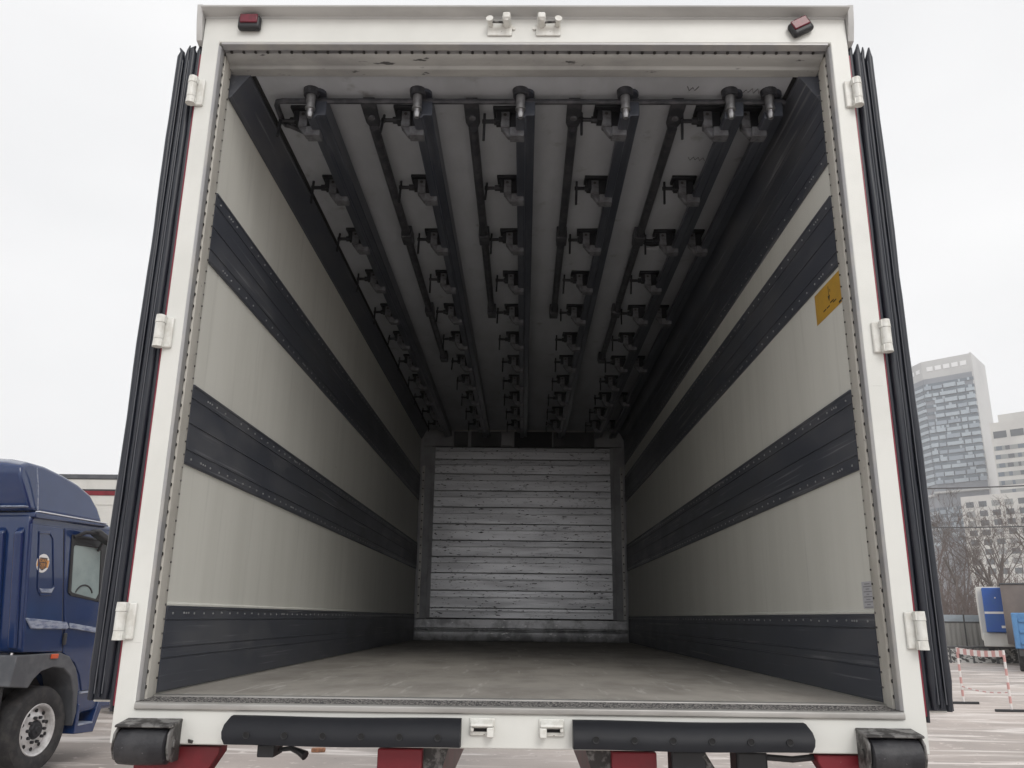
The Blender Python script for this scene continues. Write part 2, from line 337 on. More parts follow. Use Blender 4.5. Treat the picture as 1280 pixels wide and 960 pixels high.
# kick strips, extruded profiles along the walls
def band(side, z0, z1, lines, rivz, name='kick_strip', y0=J+.006):
    p = [(W-.0005, z0)]; x = W - .010
    p += [(x+.003, z0), (x, z0+.006)]
    for lz in sorted(lines):
        p += [(x, lz-.004), (x+.003, lz-.002), (x+.003, lz+.001), (x-.0015, lz+.003), (x, lz+.007)]
    p += [(x, z1-.012), (x-.003, z1-.008), (x-.003, z1-.001), (W-.0005, z1)]
    o = MB().prism([(side*a, c) for a, c in p], 'y', y0, D-.02).build(name, 'strip', T)
    r = MB()
    for rz in rivz:
        y = y0 + .05; k = 0
        while y < D - .1:
            if rng.random() < .93: r.disc((side*(x+.002), y, rz + rng.uniform(-.002, .002)), .0042, -side*.005, 'x', 6)
            if k in (1, 14): 
                for q in (.022, .044): r.disc((side*(x+.002), y+q, rz), .0036, -side*.005, 'x', 6)
            y += .098; k += 1
    kind(r.build('rivet_row', 'rivet', o), 'stuff')
for s in (-1, 1):
    band(s, FL+1.588, FL+1.886, [FL+1.640, FL+1.735, FL+1.832], [FL+1.612, FL+1.856])
    band(s, FL+.791, FL+1.089, [FL+.842, FL+.94, FL+1.035], [FL+.815, FL+1.060])
    band(s, FL+.004, FL+.290, [FL+.115, FL+.150, FL+.242], [FL+.266], y0=J+.008)
    MB().prism([(s*W, FL+.2905), (s*(W-.008), FL+.2905), (s*(W-.008), FL+.297), (s*W, FL+.303)], 'y', J+.006, D-.02).build('capping', 'liner', T)
    # dark cove between wall and ceiling
    MB().prism([(s*(W-.001), 3.752), (s*(W-.013), 3.752), (s*1.150, 3.851), (s*1.142, 3.853), (s*1.142, 3.862), (s*(W-.001), 3.862)], 'y', J+.014, D-.02).build('ceiling_cove', 'strip', T)
    MB().box(s*1.126, s*1.1415, J+.03, D-.02, ZC-.006, ZC-.0005).build('cove_gap', 'black', T)
band(1, FL+2.031, FL+2.33, [FL+2.08, FL+2.15, FL+2.23], [FL+2.055])

# bulkhead
YB = D - .002
mbk = MB().box(-1.085, 1.085, D-.030, YB, FL+.23, FL+2.235); mbk.build('bulkhead_backing', 'dark', T)
zs = [2.222, 2.074, 1.90, 1.70, 1.505, 1.31, 1.12, .935, .75, .555, .36, .248]
for i in range(len(zs)-1):
    a, b_ = FL+zs[i+1], FL+zs[i]; mid = (a+b_)/2 + .02
    yf = D-.050 + rng.uniform(-.002, .002)
    MB().prism([(D-.031, a+.002), (yf+.003, a+.002), (yf, a+.006), (yf, mid-.008), (yf+.006, mid-.005), (yf+.006, mid+.002), (yf-.002, mid+.006), (yf, b_-.007), (yf+.004, b_-.002), (D-.031, b_-.002)], 'x', -1.043, 1.043).build('plank', 'plank', T)
for s in (-1, 1):
    MB().box(s*1.0435, s*1.085, D-.054, D-.031, FL+.245, FL+2.225).build('plank_edge', 'bulk', T, bevel=.003)
    MB().box(s*1.165, s*1.195, D-.03, YB, FL+.25, FL+2.0).build('load_track', 'alu', T)
    h = MB()
    for k in range(18): h.disc((s*1.18, D-.032, FL+.3+k*.095), .009, .004, 'y', 6)
    kind(h.build('track_holes', 'bolt', T), 'stuff')
kk = MB().prism([(YB, FL+.003), (D-.055, FL+.003), (D-.062, FL+.02), (D-.062, FL+.10), (D-.050, FL+.105), (D-.050, FL+.115), (D-.058, FL+.122), (D-.058, FL+.135), (D-.045, FL+.142), (D-.045, FL+.238), (YB, FL+.242)], 'x', -1.2, 1.2)
kk.build('bulkhead_kick', 'kick', T, bevel=.003)
MB().box(-1.19, -.83, D-.05, YB, FL+2.24, ZC-.012).build('upper_panel', 'bulk', T)
MB().box(.87, 1.19, D-.05, YB, FL+2.24, ZC-.012).build('upper_panel', 'bulk', T)
MB().box(-.825, -.66, D-.045, YB, FL+2.24, ZC-.03).build('cooler_panel', 'dark', T)
MB().box(-.62, -.26, D-.05, YB, FL+2.24, ZC-.03).build('cooler_panel', 'dark', T)
MB().box(-.25, -.13, D-.055, YB, FL+2.245, ZC-.05).build('cooler_valve', 'bulk', T, bevel=.004)
MB().box(.37, .86, D-.05, YB, FL+2.24, ZC-.03).build('cooler_panel', 'dark', T)
MB().box(-.10, .355, D-.012, YB, FL+2.235, ZC-.02).build('air_duct', 'black', T)
MB().box(-.82, .86, D-.06, D-.048, ZC-.024, ZC-.013).build('cooler_trim', 'alu', T)

# rails under the ceiling
RX = [-.892, -.433, .010, .458, .905, 1.072]
RP = [(-.040, -.120), (-.002, -.120), (.003, -.108), (.042, -.108), (.044, -.020), (-.006, -.020), (-.008, -.072), (-.040, -.088)]
rails = []
for i, x in enumerate(RX):
    o = MB().prism([(a, c) for a, c in RP], 'y', 0, D-.40).build('meat_rail', 'rail', T, bevel=.004, loc=(x, .275, ZC)); rails.append(o)
    MB().tube([(-.020, -.020, -.0005), (-.020, -.020, -.030)], [.036, .033], 16).build('plunger_cap', 'pipe', o)
    MB().lathe([(-.030, .0), (-.030, .020), (-.088, .019), (-.089, .022), (-.096, .022), (-.097, .014), (-.112, .0135), (-.113, .016), (-.122, .015), (-.136, .010), (-.136, .0)], (-.020, -.022, 0), 'z', 16).build('plunger', 'chrome', o, smooth=True)
    MB().disc((.006, -.003, -.014), .034, .016, 'z', 14).build('rail_nose', 'rail', o)
# clamp with screw handle
def clamp_proto():
    c = MB().box(-.046, -.006, -.020, .020, -.094, -.0145)
    c.prism([(-.0435, -.0942), (-.0105, -.0942), (.016, -.098), (.016, -.138), (-.012, -.138)], 'y', -.0165, .0165)
    c.box(-.006, .058, -.034, .020, -.146, -.100)
    o = c.build('rail_clamp', 'clamp', T, bevel=.0025, seg=1)
    MB().box(-.080, .045, -.045, .035, -.0140, -.0005).box(-.068, -.0445, -.024, .026, -.066, -.0145).box(-.006, .032, -.010, .034, -.085, -.0142).build('clamp_block', 'clampd', o, bevel=.002, seg=1)
    MB().disc((-.027, -.0162, -.030), .008, -.004, 'y', 8).build('clamp_pin', 'bolt', o)
    h = MB().tube([(-.046, 0, -.052), (-.080, 0, -.052), (-.081, 0, -.052), (-.122, 0, -.052)], [.016, .016, .0095, .0095], 8)
    h.tube([(-.122, .0, -.016), (-.124, -.004, -.075), (-.126, -.006, -.142)], .0066, 6); h.disc((-.123, 0, -.060), .011, .016, 'z', 8)
    h.build('screw_handle', 'clampd', o, smooth=True)
    return o
cp = clamp_proto(); first = True
for i, x in enumerate(RX):
    ys = [.40 + .602*k for k in range(11)] if i < 5 else [.40 + 1.204*k for k in range(6)]
    for y in ys:
        loc = (x - .062, y + rng.uniform(-.006, .006), ZC)
        if first: cp.location = loc; o = cp; first = False
        else:
            o = copy(cp, T, loc)
            for ch in list(cp.children): copy(ch, o)
        o.rotation_euler = (0, 0, rng.uniform(-.05, .05))
        for ch in o.children:
            if ch.name.startswith('screw_handle'):
                a = rng.choice([rng.uniform(-.15, .15), rng.uniform(-.5, .5)]); ch.rotation_euler = (a, 0, 0); ch.location = (rng.uniform(-.014, .012), .052*-math.sin(a)*1.0, -.052*(1-math.cos(a)))
# cross tube with hooked end
MB().tube([(1.13, .285, ZC-.034), (-1.045, .285, ZC-.034), (-1.068, .290, ZC-.034), (-1.078, .312, ZC-.036), (-1.085, .43, ZC-.040), (-1.078, .455, ZC-.040), (-1.055, .462, ZC-.042), (-.985, .462, ZC-.075)], .0125, 8).build('cross_tube', 'pipe', T, smooth=True)
# drip pipes with strap brackets
def strap(y, x, z=-.030, tail=True):
    m = MB(); m.prism([(-.033, 0), (.033, 0), (.033, .150), (.020, .195), (-.020, .195), (-.033, .150)], 'z', z-.012, z)
    o = m.build('pipe_bracket', 'pipe', T, bevel=.003, loc=(x, y, ZC))
    MB().box(-.025, .025, .02, .12, z, -.0005).build('bracket_stay', 'pipe', o)
    MB().disc((0, .105, z-.0125), .015, -.008, 'z', 8).build('bracket_bolt', 'clamp', o)
    return o
for x, ends in ((-.675, (1.53, 2.74, 3.86)), (-.225, (1.53, 2.76)), (.225, (1.53, 2.76)), (.675, (1.53, 2.74, 3.86))):
    strap(.285, x)
    prev = .46
    for k, e in enumerate(ends):
        MB().tube([(x, prev, ZC-.048), (x, e+.06, ZC-.048)], .0225, 10).build('pipe', 'pipe', T, smooth=True)
        bb = MB().box(-.030, .030, 0, .11, -.075, -.0005).prism([(-.030, .11), (.030, .11), (.026, .17), (-.026, .17)], 'z', -.042, -.020)
        o = bb.build('pipe_bracket', 'pipe', T, bevel=.004, loc=(x, e, ZC)); MB().disc((0, .14, -.042), .012, -.006, 'z', 8).build('bracket_bolt', 'clamp', o)
        prev = e + .10
MB().lathe([(0, .062), (-.015, .063), (-.020, .068), (-.022, .076), (-.016, .082), (-.001, .084)], (.785, 1.73, ZC), 'z', 28).build('vent_collar', 'ceil', T, smooth=True)
MB().disc((.785, 1.73, ZC-.0008), .064, -.002, 'z', 24).build('vent_hole', 'black', T)

# pencil scribble on the ceiling
m = MB()
for x0, y0, n_ in ((.812, .795, 6), (.70, .235, 3), (.93, .25, 6)):
    m.tube([(x0 + k*.012, y0 + (.016 if k % 2 else -.010) + rng.uniform(-.006, .006), ZC-.0012) for k in range(n_+2)], .0016, 4)
kind(m.build('pencil_scribble', 'print', T), 'stuff')
# marker lamps
for x, z, ry in ((-1.108, 3.988, 0), (1.11, 3.972, R_(-28))):
    o = MB().box(-.046, .046, -.030, -.0005, -.033, .030).build('marker_lamp', 'plast', T, bevel=.012, seg=3, loc=(x, 0, z)); o.rotation_euler = (0, ry, 0)
    MB().box(-.036, .036, -.036, -.028, -.010, .030).build('lamp_lens', 'lens', o, bevel=.006)
    if x > 0: o['label'] = 'twisted marker lamp hanging askew'
# lock keepers on the head
for s in (-1, 1):
    k = MB().box(-.050, .050, -.008, -.0005, -.040, .018).build('lock_keeper', 'white2', T, bevel=.003, loc=(s*.098 + .003, 0, 3.978))
    MB().lathe([(-.060, 0), (-.060, .012), (-.054, .017), (-.008, .019)], (s*-.028, 0, .012), 'y', 14).box(s*-.028-.016, s*-.028+.016, -.062, -.008, .0, .030).build('keeper_tooth', 'white2', k, smooth=True, bevel=.010, seg=3)
    MB().tube([(s*.036, -.008, .006), (s*.040, -.045, .012)], [.010, .015], 10).build('keeper_tooth', 'white2', k, smooth=True)
    MB().tube([(s*-.02, -.030, .004), (s*.036, -.030, .006)], .005, 8).build('keeper_pin', 'scuffed', k)
    MB().disc((s*-.056, -.0006, -.004), .008, -.006, 'y', 8).build('keeper_bolt', 'white2', k)
    # lower keeper housing
    k = MB().box(-.040, .040, -.010, -.0005, -.026, .026).build('lock_housing', 'white2', T, bevel=.003, loc=(s*.110, 0, 1.349))
    MB().prism([(-.0105, .022), (-.036, .010), (-.036, .002), (-.0105, .002)], 'x', -.036, .036).build('housing_roof', 'white2', k, bevel=.004)
    MB().box(s*-.038, s*-.016, -.040, -.0105, -.028, .001).build('housing_tooth', 'white2', k, bevel=.003)
    MB().box(-.020*s, .030*s, -.0108, -.0100, -.014, -.004).build('housing_slot', 'black', k)
    MB().box(s*.026, s*.037, -.028, -.0105, -.012, .001).build('housing_cheek', 'white2', k, bevel=.003)
# frame screw, weep hole
MB().disc((.62, -.0005, 1.318), .004, -.002, 'y', 8).build('weep_hole', 'bolt', T)
MB().prism([(-1.043, 1.30), (-1.028, 1.296), (-1.030, 1.288), (-1.041, 1.290)], 'y', -.010, -.0005).build('cable_clip', 'bolt', T)

# hinges
def hinge(s, z):
    x = s*1.303
    o = MB().box(-s*.042, 0, -.012, -.0005, -.058, .058).build('hinge', 'white2', T, bevel=.004, loc=(x - s*.0, 0, z))
    MB().lathe([(-.030, 0), (-.030, .017), (.030, .017), (.030, 0)], (0, -.024, 0), 'z', 16).build('hinge_barrel', 'white2', o, smooth=True)
    for a, b_ in ((.031, .060), (-.060, -.031)):
        m = MB().lathe([(a, 0), (a, .0185), (b_, .0165), (b_, 0)], (0, -.024, 0), 'z', 16).box(-s*.018, 0, -.034, -.013, a+.001, b_-.002)
        m.build('hinge_knuckle', 'white2', o, smooth=True)
    MB().disc((0, -.024, -.0309), .0150, .0008, 'z', 14).disc((0, -.024, .0301), .0150, .0008, 'z', 14).build('hinge_pin', 'bolt', o)
for s in (-1, 1):
    for z in (3.668, 2.664, 1.658): hinge(s, z)

# doors folded back along the sides
for s in (-1, 1):
    d = MB().box(s*1.335, s*1.405, .075, 1.27, 1.40, 3.86).build('door', 'white', T, bevel=.004)
    MB().box(s*1.2995, s*1.3065, .012, .05, 1.395, 3.86).build('door_edge', 'redskin', d)
    MB().box(s*1.3070, s*1.405, .036, .075, 1.41, 3.862).build('seal_carrier', 'seal', d)
    zb = 1.41
    for k, (xc, r, zt, bot) in enumerate(((1.3175, .0110, 3.885, 1.375), (1.343, .0155, 3.878, 1.413), (1.3665, .0105, 3.870, 1.418), (1.391, .0145, 3.862, 1.408))):
        m = MB(); N_ = 26
        def ring(z, sc=1, dx=0, dy=0):
            return [(s*(xc+dx) + r*sc*math.cos(a), .034 + dy + (r*1.15)*sc*math.sin(a), z) for a in [2*math.pi*q/12 for q in range(12)]]
        zz = [bot + (zt-bot)*q/N_ for q in range(N_+1)]
        b0 = len(m.v); wx = wy = 0
        for q, z in enumerate(zz):
            sc = 1 + rng.uniform(-.03, .03); sc *= (.55 if q == 0 else 1)
            wx = wx*.8 + rng.uniform(-.0013, .0013); wy = wy*.8 + rng.uniform(-.002, .002); m.v += ring(z, sc, wx, wy)
        m.v += ring(zt + .022, .62, rng.uniform(-.004, .004), -.003); m.v += ring(zt + .042 + rng.uniform(-.01, .01), .22, rng.uniform(-.008, .008), -.004)
        for q in range(N_+2):
            for t in range(12): m.f.append((q*12+t, q*12+(t+1) % 12, (q+1)*12+(t+1) % 12, (q+1)*12+t))
        m.f.append(tuple(range(12))); m.f.append(tuple(range((N_+2)*12, (N_+3)*12)))
        m.build('door_seal', 'seal', d, smooth=True)
    for xc in (1.3525, 1.3772): MB().tube([(s*xc, .0205, 1.43), (s*(xc+.001), .0195, 2.5), (s*xc, .0205, 3.84)], .0018, 6).build('seal_bead', 'sealline', d)

# corner rollers
for s in (-1, 1):
    xc = s*1.157
    o = MB().prism([(-.0005, 1.361), (-.086, 1.350), (-.092, 1.345), (-.086, 1.341), (-.0005, 1.351)], 'x', -.089, .089).build('roller_bracket', 'scuffed', T, bevel=.003, loc=(xc, 0, 0))
    for q in (-1, 1):
        MB().prism([(-.0008, 1.360), (-.066, 1.348), (-.094, 1.325), (-.098, 1.282), (-.082, 1.250), (-.046, 1.238), (-.0008, 1.238)], 'x', q*.080, q*.088).build('bracket_cheek', 'scuffed', o, bevel=.003)
        MB().disc((q*.0885, -.050, 1.292), .014, q*.004, 'x', 10).build('roller_axle', 'scuffed', o)
    MB().lathe([(-.078, 0), (-.078, .046), (-.073, .053), (-.03, .0555), (.03, .0555), (.073, .053), (.078, .046), (.078, 0)], (0, -.055, 1.286), 'x', 28).build('buffer_roller', 'rubberw', o, smooth=True)
    MB().box(-.086, .086, -.012, -.001, 1.238, 1.31).build('bracket_back', 'scuffed', o)
# rubber buffer bars
for s in (-1, 1):
    P = [(-.0006, 1.372), (-.022, 1.370), (-.046, 1.348), (-.058, 1.328), (-.062, 1.310), (-.060, 1.292), (-.0006, 1.288)]
    x0, x1 = s*.176, s*.905
    m = MB(); nseg = 20
    for k in range(nseg+1):
        t = k/nseg; x = x0 + (x1-x0)*t
        for (y, z) in P:
            xx = x + (s*.018*(1 - ((z-1.33)/.045)**2) if k == nseg else 0)
            m.v.append((xx, y + .0012*math.sin(t*9), z + .0015*math.sin(t*7+1)))
    q = len(P)
    for k in range(nseg):
        for t in range(q): m.f.append((k*q+t, k*q+(t+1) % q, (k+1)*q+(t+1) % q, (k+1)*q+t))
    m.f.append(tuple(range(q))); m.f.append(tuple(range(nseg*q, nseg*q+q)))
    o = m.build('buffer_bar', 'rubber', T, smooth=True)
    for k in range(6):
        x = s*(.245 + k*.1195)
        MB().lathe([(-.0635, .0115), (-.0655, .0105), (-.0650, .0085), (-.0600, .0078)], (x, 0, 1.322), 'y', 12).build('bolt_hole', 'plast', o, smooth=True)
        MB().disc((x, -.0634, 1.322), .0086, .010, 'y', 10).build('hole_bolt', 'black', o)
# chassis below
for s in (-1, 1):
    MB().box(s*.302, s*.445, .03, D, .98, 1.275).build('chassis_beam', 'red', T, bevel=.004)
    MB().prism([(s*.300, 1.276), (s*.300, .95), (s*.265, 1.12), (s*.222, 1.276)], 'y', .06, .08).build('gusset', 'scuffed', T)
    MB().prism([(s*.95, 1.255), (s*.985, 1.20), (s*1.03, 1.05), (s*1.03, .9), (s*1.22, .9), (s*1.22, 1.276), (s*.95, 1.276)], 'y', .02, .10).build('corner_gusset', 'red', T, bevel=.004)
for y in (1.6, 3.1, 4.6, 6.1): MB().box(-1.2, 1.2, y, y+.08, 1.22, 1.318).build('cross_member', 'red', T)
MB().box(-.820, -.765, -.010, .09, 1.250, 1.288).build('lamp_socket', 'plast', T, bevel=.004)
MB().tube([(-.76, .03, 1.268), (-.72, .02, 1.274), (-.69, .0, 1.268), (-.665, -.012, 1.258)], [.007, .008, .010, .015], 8).build('cable_plug', 'plast', T, smooth=True)
MB().box(.49, .60, .02, .10, 1.08, 1.282).build('rear_lamp_bracket', 'plast', T, bevel=.006)
MB().tube([(.59, .03, 1.27), (.66, .05, 1.16), (.72, .06, 1.06)], .012, 8).build('brace', 'scuffed', T)
MB().box(.70, .80, .04, .14, 1.10, 1.282).build('air_valve', 'plast', T, bevel=.01)
MB().tube([(.80, .06, 1.262), (.88, .05, 1.258), (.96, .06, 1.265)], .010, 8).build('air_line', 'plast', T)
# axle with small twin wheels
MB().tube([(-1.0, 1.3, .42), (1.0, 1.3, .42)], .06, 12).build('axle', 'steel', T)
for s in (-1, 1):
    for a in (.74, 1.04): MB().lathe([(-.13, .25), (-.14, .30), (-.13, .385), (-.10, .418), (.10, .418), (.13, .385), (.14, .30), (.13, .25), (-.13, .25)], (s*a, 1.3, .418), 'x', 32).build('wheel', 'tyre', T, smooth=True)
    MB().box(s*.36, s*.42, .9, 1.7, .48, .99).build('axle_hanger', 'steel', T)
for s in (-1, 1): MB().box(s*.80, s*.90, 6.6, 6.72, .02, 1.32).box(s*.75, s*.95, 6.52, 6.8, 0, .02).build('landing_leg', 'steel', T)
# stickers on the right wall
st = MB().box(1.2285, 1.2294, .142, .424, 2.862, 2.992).build('yellow_label', 'yellow', T)
pr = MB()
pr.box(1.2278, 1.2284, .150, .176, 2.8655, 2.874)
pr.box(1.2278, 1.2284, .268, .271, 2.93, 2.975); pr.prism([(.258, 2.935), (.281, 2.935), (.270, 2.912)], 'x', 1.2278, 1.2284); pr.box(1.2278, 1.2284, .252, .256, 2.945, 2.957)
for k, (a, b_) in enumerate(((.20, .232), (.235, .262), (.27, .30), (.225, .25), (.31, .34))): pr.box(1.2278, 1.2284, a, b_, 2.890 + (k % 2)*.009, 2.895 + (k % 2)*.009)
kind(pr.build('label_print', 'print', st), 'stuff')
st = MB().box(1.2285, 1.2294, .138, .235, 1.728, 1.820).build('paper_label', 'paper', T)
pr = MB()
for k in range(10):
    z = 1.812 - k*.0088; ln = (.045, .07, .03, .068, .022, .07, .035, .072, .03, .07)[k]
    pr.box(1.2279, 1.2284, .186-ln/2, .186+ln/2, z-.0016, z+.0012)
kind(pr.build('label_print', 'print2', st), 'stuff')

# ------------------------------------------------------------------ BLUE TRUCK CAB
CA = R_(8)
K = empty('blue_truck', 'dark blue truck cab with high roof fairing standing beside the trailer', 'truck', (-5.2, 6.75, 0), -CA)
# local: +x towards the viewer's side (side plane x=0), +y forward; body leans slightly back
def side_prism(pts, x0, x1): return MB().prism(pts, 'x', x0, x1)
cabpts = [(-.476, 1.262), (-.676, 2.60), (-.66, 2.72), (1.45, 2.72), (1.62, 2.0), (1.66, 1.2), (1.66, .55), (.56, .55), (.52, .75), (.44, .95), (.30, 1.13), (.1, 1.22)]
cb = side_prism(cabpts, -2.35, -.012).build('cab_shell', 'blue', K, bevel=.05, seg=4)
# rear side panel with recess and belt crease
pn = MB().prism([(-.470, 1.27), (-.655, 2.60), (-.145, 2.605), (.155, 1.25)], 'x', -.03, .004)
pan = pn.build('side_panel', 'blue', K, bevel=.010, seg=3)
def frame_strip(pts, x0, x1, wd):
    m = MB(); c = Vector((sum(p[0] for p in pts)/len(pts), sum(p[1] for p in pts)/len(pts))); n_ = len(pts)
    inn = []
    for p in pts:
        v = Vector(p) - c; inn.append(tuple(c + v*(1 - wd/v.length)))
    for i in range(n_):
        j = (i+1) % n_; m.prism([pts[i], pts[j], inn[j], inn[i]], 'x', x0, x1)
    return m
rec = [(-.54, 2.53), (-.36, 2.545), (-.30, 2.49), (-.155, 1.95), (-.19, 1.86), (-.36, 1.85), (-.42, 1.92)]
frame_strip(rec, .004, .016, .03).build('recess_frame', 'blue', pan, bevel=.006)
MB().prism([(-.40, 1.93), (-.36, 1.885), (-.20, 1.885), (-.165, 1.95), (-.20, 1.93), (-.36, 1.925)], 'x', .005, .022).build('recess_lip', 'snowdirty', pan, bevel=.004)
# belt fairing
MB().prism([(-.535, 1.62), (.125, 1.575), (.175, 1.515), (.14, 1.495), (-.43, 1.505)], 'x', .004, .030).build('belt_fairing', 'snowdirty', pan, bevel=.010)
MB().prism([(-.139, 2.59), (.150, 1.262), (.163, 1.25), (-.125, 2.59)], 'x', -.028, -.002).build('door_gap', 'black', K)
# door
dp = MB().prism([(.165, 1.24), (.145, 1.5), (-.005, 2.03), (-.12, 2.605), (1.40, 2.605), (1.55, 2.0), (1.58, 1.2), (1.55, .80), (.60, .80), (.52, .98), (.40, 1.12)], 'x', -.03, .003)
dr = dp.build('door', 'blue', K, bevel=.010, seg=3)
MB().prism([(.185, 1.565), (.72, 1.505), (1.3, 1.46), (1.3, 1.42), (.70, 1.445), (.20, 1.505)], 'x', .004, .026).build('belt_fairing', 'snowdirty', dr, bevel=.008)
MB().box(.004, .030, .118, .165, 1.325, 1.455).build('door_handle', 'plast', dr, bevel=.010)
wpts = [(.005, 2.545), (.085, 1.90), (.14, 1.865), (1.30, 1.74), (1.42, 2.0), (1.30, 2.545)]
frame_strip(wpts, .003, .018, .05).build('window_frame', 'plast', dr, bevel=.004)
MB().prism(wpts, 'x', .004, .008).build('window_pane', 'plast', dr)
wq = [(.040, 2.40), (.105, 1.93), (.15, 1.90), (.60, 1.84), (.64, 1.90), (.56, 2.40), (.52, 2.43), (.09, 2.43)]
MB().prism(wq, 'x', .0085, .012).build('sliding_pane', mat('pale_pane', (.30, .37, .36), .12, col2=(.22, .28, .275), scale=2.2, lo=.35, hi=.7), dr)
frame_strip([(.028, 2.42), (.095, 1.92), (.14, 1.885), (.61, 1.82), (.66, 1.89), (.575, 2.41), (.53, 2.45), (.08, 2.45)], .012, .020, .02).build('sliding_frame', 'plast', dr, bevel=.003)
MB().tube([(.0135, .36 + .16*math.cos(a), 1.86 + .13*math.sin(a)) for a in [R_(20 + 10*k) for k in range(15)]], .010, 6).build('steering_wheel', 'plast', dr)
# door mirror
mo = MB().prism([(.16, 2.60), (.22, 2.63), (.60, 2.50), (.66, 2.45), (.60, 2.43), (.30, 2.52), (.20, 2.55)], 'x', .10, .22).build('mirror', 'plast', K, bevel=.02, seg=3)
MB().tube([(.02, .50, 2.40), (.08, .46, 2.46), (.14, .42, 2.52)], .016, 8).build('mirror_arm', 'plast', mo)
MB().tube([(.02, .04, 2.52), (.10, .12, 2.58), (.18, .2, 2.58)], .022, 8).build('mirror_arm', 'plast', mo)
# roof fairing
rp = []
RFP = [(-.70, 2.735), (-.86, 3.12), (-.85, 3.25), (-.72, 3.315), (-.45, 3.31), (-.168, 3.255), (.08, 3.185), (.31, 3.075), (.45, 2.92), (.515, 2.80), (.56, 2.735)]
m = MB(); NX = 10
for k in range(NX+1):
    t = k/NX; x = -2.3 + 2.29*t; e = 1 - (abs(2*t-1))**5*.10
    for (y, z) in RFP:
        inset = (z-2.73)/.52
        xx = -1.16 + (x+1.16)*(1 - .07*inset**2)
        m.v.append((xx, y, 2.735 + (z-2.735)*e))
q = len(RFP)
for k in range(NX):
    for t in range(q): m.f.append((k*q+t, k*q+(t+1) % q, (k+1)*q+(t+1) % q, (k+1)*q+t))
m.f.append(tuple(range(q))); m.f.append(tuple(range(NX*q, NX*q+q)))
rf = m.build('roof_fairing', 'blue', K, bevel=.06, seg=5)
# darker rear return of the fairing and its snowy ledge
MB().prism([(-.72, 2.80), (-.85, 3.14), (-.84, 3.19), (-.70, 2.83)], 'x', -2.2, -.10).build('fairing_back', 'bluedirty', rf, bevel=.006)
MB().tube([(-.020, -.695, 3.20), (-.010, -.64, 3.0), (.0, -.60, 2.75)], .006, 6).build('fairing_seam', 'snowdirty', rf)
MB().prism([(-.66, 2.725), (.60, 2.725), (.63, 2.70), (-.60, 2.66), (-.66, 2.67)], 'x', -2.2, .03).build('roof_ledge', 'blue', K, bevel=.010)
MB().prism([(-.62, 2.728), (.58, 2.728), (.60, 2.742), (-.60, 2.742)], 'x', -.02, .034).build('ledge_snow', 'snow', K, bevel=.005)
MB().prism([(-.78, 2.765), (-.655, 2.765), (-.655, 2.785), (-.78, 2.78)], 'x', -2.0, -.03).build('ledge_snow', 'snowdirty', K, bevel=.006)
# back wall ribs
for x0, x1 in ((-.16, -.06), (-.62, -.28), (-1.2, -.72)):
    MB().prism([(-.475, 1.30), (-.520, 1.30), (-.715, 2.50), (-.66, 2.57)], 'x', x0, x1).build('back_rib', 'blue', K, bevel=.03, seg=4)
for x0 in (-.66, -1.24):
    frame_strip([(-.74, 2.46), (-.545, 1.35), (-.56, 1.35), (-.755, 2.46)], x0, x0+.02, .004).build('back_trim', 'snowdirty', K)
# fender
fm = MB(); A0, A1 = 175, -8
pts_o, pts_i = [], []
for k in range(15):
    a = R_(A0 + (A1-A0)*k/14); pts_i.append((.02 + .47*math.cos(a), .50 + .50*math.sin(a)))
outer = [(-.60, .93), (-.57, 1.24), (.10, 1.245), (.27, 1.20), (.42, 1.06), (.50, .88), (.535, .58), (.50, .43)]
fm.prism([(-.60, .93), (-.57, 1.24), (.10, 1.245), (.27, 1.20), (.42, 1.06), (.50, .88), (.535, .58), (.50, .43), (.47, .60), (.43, .80), (.34, .98), (.2, 1.07), (.02, 1.095), (-.16, 1.06), (-.26, .99), (-.33, .90)], 'x', -.35, .02)
fd = fm.build('fender', 'fender', K, bevel=.012)
MB().box(.021, .040, -.055, .055, 1.185, 1.235).build('marker_lamp', 'amber', fd, bevel=.006)
MB().prism([(-.47, .5), (-.42, .9), (-.2, 1.04), (.2, 1.04), (.42, .8), (.46, .45)], 'x', -.5, -.36).build('wheel_well', 'black', fd)
# wheel
wh = bpy.data.objects.new('front_wheel', None); COL.objects.link(wh); wh.parent = K; wh.location = (-.16, 0, .45)
MB().lathe([(-.13, .27), (-.14, .34), (-.13, .42), (-.10, .449), (.09, .449), (.125, .425), (.140, .36), (.135, .30), (.120, .268)], (0, 0, 0), 'x', 48).build('tyre', 'tyre', wh, smooth=True)
rm = MB().lathe([(.120, .270), (.128, .262), (.118, .246), (.085, .236), (.050, .226), (.055, .205), (.088, .150), (.092, .105), (.085, .098)], (0, 0, 0), 'x', 48).build('rim', 'rim', wh, smooth=True)
MB().lathe([(.083, .10), (.105, .088), (.120, .075), (.122, .04), (.135, .03), (.135, 0)], (0, 0, 0), 'x', 24).build('hub', 'clampd', wh, smooth=True)
for k in range(10):
    a = 2*math.pi*k/10
    MB().disc((.090, .128*math.cos(a), .128*math.sin(a)), .017, .028, 'x', 8).build('wheel_nut', 'plast', wh)
    a += .31
    MB().disc((.071, .196*math.cos(a), .196*math.sin(a)), .020, .008, 'x', 10).build('rim_hole', 'black', wh)
# step and skirt
MB().prism([(.55, .34), (.56, .66), (.60, .66), (.61, .43), (.86, .43), (.94, .66), (1.0, .66), (1.0, .56), (.90, .32)], 'x', -.30, .015).build('step_well', 'blue', K, bevel=.010)
MB().box(-.30, .02, .60, .86, .425, .445).build('step_tread', 'snowdirty', K)
MB().box(-.25, -.02, .56, 1.6, .66, .82).build('step_skirt', 'plast', K)
MB().box(-.06, .016, .57, .80, .775, .795).build('step_bar', 'snowdirty', K)
